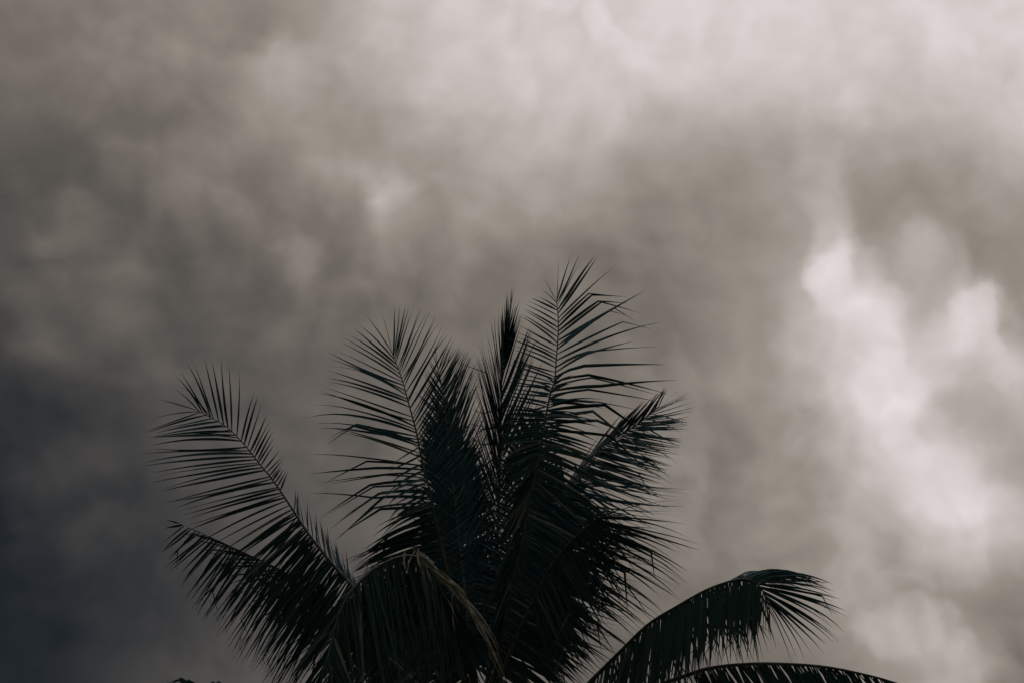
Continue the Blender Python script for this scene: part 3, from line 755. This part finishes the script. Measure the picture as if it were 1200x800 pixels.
# right frond behind, seen on its pale underside
frond('right frond angled up behind, grey underside of the rib showing',
      [(590, 760, 13.0), (630, 640, 13.5), (675, 552, 14.0), (710, 520, 14.2), (745, 498, 14.4), (772, 476, 14.6)],
      [dict(rows=[(772, 476, 783, 454, 0), (771, 477, 796, 460, 1), (768, 480, 803, 458, 1), (762, 485, 814, 467, 1), (756, 490, 813, 478, 2), (750, 494, 808, 490, 2),
                  (744, 498, 808, 497, 2), (736, 503, 805, 509, 3), (726, 510, 796, 524, 3), (716, 516, 793, 527, 2), (706, 523, 786, 543, 3), (696, 532, 784, 553, 3),
                  (686, 541, 777, 567, 3), (677, 550, 775, 582, 2), (668, 565, 809, 577, 2), (655, 590, 790, 602, 4), (640, 620, 770, 640, 6), (625, 655, 750, 690, 6),
                  (605, 720, 720, 760, 0)], dep=0.1, kink=0.02, sag=0.0, curl=0.0, ja=0.035, dens=1.8, wm=0.8, clump=0.35),
       dict(rows=[(762, 485, 806, 498, 3), (735, 503, 798, 533, 6), (705, 523, 787, 560, 7), (680, 548, 778, 590, 8), (660, 580, 768, 622, 8), (640, 620, 750, 660, 0)], dep=-0.25, kink=0.08, sag=0.03, ja=0.06, wm=0.75),
       dict(rows=[(768, 480, 780, 452, 2), (755, 491, 778, 457, 4), (735, 504, 768, 463, 6), (712, 519, 752, 474, 7), (690, 537, 733, 489, 8), (668, 565, 715, 505, 9), (645, 610, 690, 535, 9),
                  (625, 655, 665, 580, 0)], dep=0.25, kink=0.0, sag=0.0, ja=0.05, dry_lit=0.25, tone=1.0, fold=0.15)], r0=0.028, r1=0.006, prom=1.0)

# right frond coming forward below it
frond('foreshortened frond coming forward on the right, leaflets raked downward',
      [(608, 740, 12.0), (645, 665, 11.75), (675, 628, 11.5), (700, 606, 11.3)],
      [dict(rows=[(700, 606, 812, 580, 0), (700, 607, 814, 618, 2), (695, 611, 808, 638, 2), (690, 615, 804, 652, 3), (682, 622, 798, 674, 3), (674, 629, 794, 687, 3),
                  (665, 640, 784, 692, 4), (655, 652, 767, 727, 3), (646, 664, 757, 730, 4), (636, 682, 744, 746, 4), (626, 702, 726, 761, 5), (616, 722, 712, 776, 5), (604, 748, 700, 800, 0)],
            dep=0.0, kink=0.12, sag=0.035, curl=0.04, ja=0.055, jl=0.09, dens=1.3, clump=0.4),
       dict(rows=[(700, 606, 745, 655, 2), (685, 619, 740, 700, 5), (665, 640, 715, 725, 6), (645, 665, 690, 760, 8), (620, 713, 660, 810, 0)], dep=-0.4, kink=0.05, sag=0.03, ja=0.10, dens=2.2)],
      prom=0.9)

# right drooping frond
frond('right frond arching over with leaflets hanging like a curtain',
      [(640, 850, 12.3), (696, 794, 12.0), (728, 762, 11.85), (760, 731, 11.75), (795, 709, 11.7), (829, 690, 11.7), (861, 679, 11.7), (880, 679, 11.7), (893, 690, 11.7), (902, 712, 11.7)],
      [dict(rows=[(902, 712, 903, 745, 0), (897, 700, 901, 738, 1), (893, 690, 886, 757, 4), (884, 682, 880, 750, 4), (872, 678, 871, 758, 4), (861, 679, 858, 762, 4),
                  (845, 684, 843, 774, 5), (829, 690, 826, 785, 6), (812, 699, 806, 800, 6), (795, 709, 785, 815, 6), (778, 718, 765, 825, 6), (760, 730, 745, 840, 7),
                  (740, 748, 722, 850, 7), (715, 773, 700, 870, 7), (690, 800, 670, 880, 0)], dep=-0.25, kink=0.05, sag=0.0, ja=0.035, jl=0.12, dry_lit=0.04, dens=3.0, clump=0.5, tone=1.0, lost=0.05),
       dict(rows=[(901, 708, 926, 779, 1), (899, 703, 957, 773, 1), (897, 699, 964, 760, 2), (895, 695, 982, 752, 2), (893, 690, 986, 737, 3), (891, 688, 989, 718, 3),
                  (888, 685, 984, 703, 3), (885, 682, 978, 690, 3)], dep=0.3, kink=0.06, sag=0.03, curl=0.06, ja=0.035, dens=0.8),
       dict(rows=[(885, 682, 976, 690, 3), (880, 679, 962, 688, 4), (872, 678, 940, 683, 6), (861, 679, 922, 684, 5), (850, 682, 905, 690, 3)], dep=0.5, kink=0.0, sag=0.09, curl=0.02, ja=0.04, dens=2.4, wm=1.3),
       dict(rows=[(880, 679, 912, 735, 1), (870, 678, 900, 779, 2), (850, 682, 882, 779, 2), (832, 689, 866, 780, 2), (815, 697, 845, 782, 3), (790, 711, 815, 800, 5), (750, 739, 770, 840, 5), (710, 779, 730, 870, 0)],
            dep=0.5, dens=1.6, kink=0.25, sag=0.05, curl=0.1, ja=0.06)], r0=0.04, r1=0.006, width=0.029, fold=0.6, prom=1.0)

# lowest right frond
frond('lowest right frond, only the arched back of its rib above the picture edge',
      [(660, 850, 12.2), (740, 815, 12.0), (812, 788, 11.8), (840, 781, 11.7), (870, 778, 11.65), (905, 777, 11.6), (960, 780, 11.55), (1005, 788, 11.5), (1050, 800, 11.4), (1100, 820, 11.3), (1150, 850, 11.2)],
      [dict(rows=[(1150, 850, 1180, 900, 6), (1100, 820, 1130, 890, 10), (1050, 800, 1085, 875, 9), (1005, 788, 1045, 868, 9), (960, 780, 1003, 862, 11), (905, 777, 947, 860, 8),
                  (870, 778, 908, 860, 7), (840, 781, 873, 862, 7), (812, 788, 838, 872, 7), (760, 808, 780, 880, 0)], dep=-0.3, kink=0.03, sag=0.02, ja=0.03),
       dict(rows=[(1150, 850, 1190, 890, 6), (1100, 820, 1140, 880, 10), (1050, 800, 1095, 865, 9), (1005, 788, 1052, 858, 9), (960, 780, 1010, 850, 11), (905, 777, 955, 850, 8),
                  (870, 778, 915, 850, 7), (840, 781, 880, 855, 7), (812, 788, 845, 862, 0)], dep=0.4, kink=0.03, sag=0.03, ja=0.03)], r0=0.04, r1=0.008, prom=0.6)

# front drooping frond
frond('front frond bent over toward the viewer, leaflets hanging in a dense curtain',
      [(545, 800, 12.1), (522, 710, 11.8), (503, 665, 11.6), (482, 651, 11.45), (457, 656, 11.3), (432, 671, 11.15), (409, 696, 11.0), (394, 730, 10.9), (385, 772, 10.8), (378, 815, 10.75)],
      [dict(rows=[(385, 772, 402, 870, 6), (394, 730, 407, 830, 8), (409, 696, 412, 805, 10), (432, 671, 430, 805, 11), (457, 656, 454, 795, 11), (482, 651, 482, 785, 11), (503, 665, 508, 800, 9), (522, 710, 530, 840, 0)],
            dep=-0.25, kink=0.16, sag=0.0, ja=0.12, jl=0.18, dens=2.6, clump=0.45, dry_lit=0.10, tone=0.8),  # paler leaflets mixed in as painted highlights
       dict(rows=[(385, 772, 380, 850, 4), (395, 726, 386, 800, 6), (410, 694, 389, 740, 6), (430, 672, 400, 715, 6), (450, 659, 418, 695, 6), (470, 652, 442, 690, 6), (490, 655, 468, 710, 0)],
            dep=0.4, kink=0.12, sag=0.05, ja=0.26, jl=0.25, dry_lit=0.14, dens=1.8, clump=0.4),
       dict(rows=[(505, 668, 540, 750, 7), (520, 705, 565, 800, 8), (535, 750, 590, 850, 0)], dep=0.4, kink=0.08, sag=0.05, ja=0.14, dens=2.0)], r0=0.04, width=0.030, prom=1.0)

# lowest left frond, just its bent leaflets above the picture edge
frond('lowest left frond, only a few bent leaflets reaching the picture edge',
      [(480, 880, 12.3), (380, 845, 12.0), (300, 820, 11.9), (255, 809, 11.8), (225, 806, 11.8), (200, 810, 11.75), (180, 828, 11.7)],
      [dict(rows=[(180, 828, 165, 870, 5), (200, 810, 185, 870, 6), (225, 807, 212, 880, 8), (255, 809, 245, 890, 9), (300, 820, 295, 900, 9), (380, 845, 380, 920, 0)], dep=-0.2, kink=0.05),
       dict(rows=[(180, 828, 150, 850, 5), (200, 812, 170, 850, 6), (225, 808, 200, 860, 8), (255, 811, 235, 870, 9), (300, 822, 280, 890, 9), (380, 847, 370, 910, 0)], dep=0.4, kink=0.05)],
      extra=[(222, 807, 209, 795, 193, 801), (226, 807, 212, 795, 200, 801), (232, 807, 220, 797, 208, 803), (236, 807, 222, 798, 214, 803), (258, 810, 249, 798, 240, 804), (266, 812, 256, 798, 248, 804)],
      prom=0.6, width=0.05)

# withered strips hanging from the bent frond
def ribbon(pts, w, name, parent, mat):
    p = Path([at(*q) for q in pts], 8)
    n = 18
    vs, fs = [], []
    tw = RNG.uniform(-0.6, 0.6)
    for i in range(n + 1):
        u = i / n
        c, t = p.pos(u), p.tan(u)
        a = tw + 1.4 * math.sin(u * 5 + tw * 6)
        s = t.cross(AX_F).normalized(); nn = t.cross(s)
        wv = s * math.cos(a) + nn * math.sin(a); nv = t.cross(wv)
        hw = w * 0.5 * (0.5 + 0.5 * math.sin(math.pi * min(1, 0.2 + u * 0.9))) * (1 - 0.75 * u ** 3)
        for k, f in ((-1, 0.0), (-0.4, 0.25), (0.4, 0.25), (1, 0.0)):
            vs.append(c + wv * hw * k + nv * hw * f)
    for i in range(n):
        for k in range(3):
            b = i * 4 + k
            fs.append((b, b + 1, b + 5, b + 4))
    return child(name, vs, fs, mat, parent)


wf = ribbon([(487, 645, 11.42), (499, 660, 11.36), (516, 677, 11.3), (533, 692, 11.25), (549, 711, 11.2), (567, 740, 11.15), (582, 773, 11.1), (598, 806, 11.05)], 0.05, 'withered_frond', palm, M_DRY)
wf['label'] = 'withered brown strips hanging from the bent front frond'
for i in range(9):
    j = lambda s: RNG.uniform(-s, s)
    k0 = RNG.choice((0, 0, 0, 1))
    base = [(488, 645, 11.42), (500, 657, 11.35), (517, 674, 11.28), (534, 690, 11.22), (551, 709, 11.18), (568, 738, 11.12), (584, 772, 11.08), (600, 806, 11.0)]
    end = RNG.choice((5, 6, 7, 8, 8))
    ribbon([(a + j(4 + q), b + j(4), c + j(0.05)) for q, (a, b, c) in enumerate(base[k0:end])], RNG.uniform(0.012, 0.032), 'dry_strip', wf, M_DRY)
for (a, b, c, d) in ((489, 646, 497, 674), (494, 648, 508, 690), (516, 690, 536, 728), (486, 645, 478, 668), (474, 645, 476, 672), (459, 652, 448, 690), (455, 652, 432, 722), (530, 695, 533, 745), (553, 712, 596, 770), (500, 652, 514, 660)):
    ribbon([(a, b, 11.35), ((a + c) / 2 + RNG.uniform(-3, 3), (b + d) / 2 + RNG.uniform(-3, 3), 11.28), (c, d, 11.2)], RNG.uniform(0.012, 0.025), 'dry_strip', wf, M_DRY)

# loose fibres hanging off the lower left frond
FR = [o for o in scene.objects if o.parent == palm and o.name.startswith('frond')]
for pts in ([(246, 702, 13.7), (248, 712, 13.65), (254, 724, 13.6), (258, 738, 13.6)], [(283, 742, 13.6), (281, 756, 13.6), (284, 768, 13.6)]):
    ribbon(pts, 0.007, 'fibre', FR[1], M_DRY)


# ------------------------------------------------------------------ leaflets: the ones that show largest singly, the rest of each frond as one fringe
ALL.sort(key=lambda a: -a['score'])
SINGLE = 300
rest = {}
for i, a in enumerate(ALL):
    vs, fs, tn, ac = a['geo']
    if i < SINGLE and a['score'] > 0:
        child('leaflet', vs, fs, M_LEAF, a['f'], True, [('tone', 'FLOAT_VECTOR', tn), ('across', 'FLOAT', ac)])
    else:
        r = rest.setdefault(a['f'].name, (a['f'], [], [], [], []))
        o = len(r[1])
        r[1].extend(vs); r[2].extend(tuple(k + o for k in f) for f in fs); r[3].extend(tn); r[4].extend(ac)
for fo, vs, fs, tn, ac in rest.values():
    o = child('leaflet_fringe', vs, fs, M_LEAF, fo, True, [('tone', 'FLOAT_VECTOR', tn), ('across', 'FLOAT', ac)])
    o['kind'] = 'stuff'
print('leaflets', len(ALL))

# ------------------------------------------------------------------ trunk and crown heart
tp = Path([BASE + Vector((0, 0, -0.15)), BASE + Vector((-0.02, -0.02, 0.5)), BASE.lerp(HEART, 0.45) + Vector((0.07, 0.03, 0)),
           HEART + Vector((0.02, 0.02, -0.9)), HEART + Vector((0, 0, -0.05))], 20)
vs, fs = [], []
seg, steps = 20, 150
for i in range(steps + 1):
    u = i / steps
    p = tp.pos(u); t = tp.tan(u)
    sx = t.cross(Vector((0, 1, 0))).normalized(); sy = sx.cross(t)
    h = u * tp.len
    r = 0.125 + 0.10 * math.exp(-h / 0.35) + 0.012 * (1 - u)
    scar = (h / 0.085) % 1.0
    r += 0.007 * (1 - abs(scar * 2 - 1)) ** 3
    if u > 0.93: r += 0.05 * (u - 0.93) / 0.07
    for k in range(seg):
        a = 2 * math.pi * k / seg
        rr = r * (1 + 0.03 * mnoise.noise((math.cos(a) * 1.5, math.sin(a) * 1.5, h * 2.0)))
        vs.append(p + (sx * math.cos(a) + sy * math.sin(a)) * rr)
for i in range(steps):
    for k in range(seg):
        fs.append((i * seg + k, i * seg + (k + 1) % seg, (i + 1) * seg + (k + 1) % seg, (i + 1) * seg + k))
fs.append(tuple(range(steps * seg, steps * seg + seg)))
child('trunk', vs, fs, M_BARK, palm)
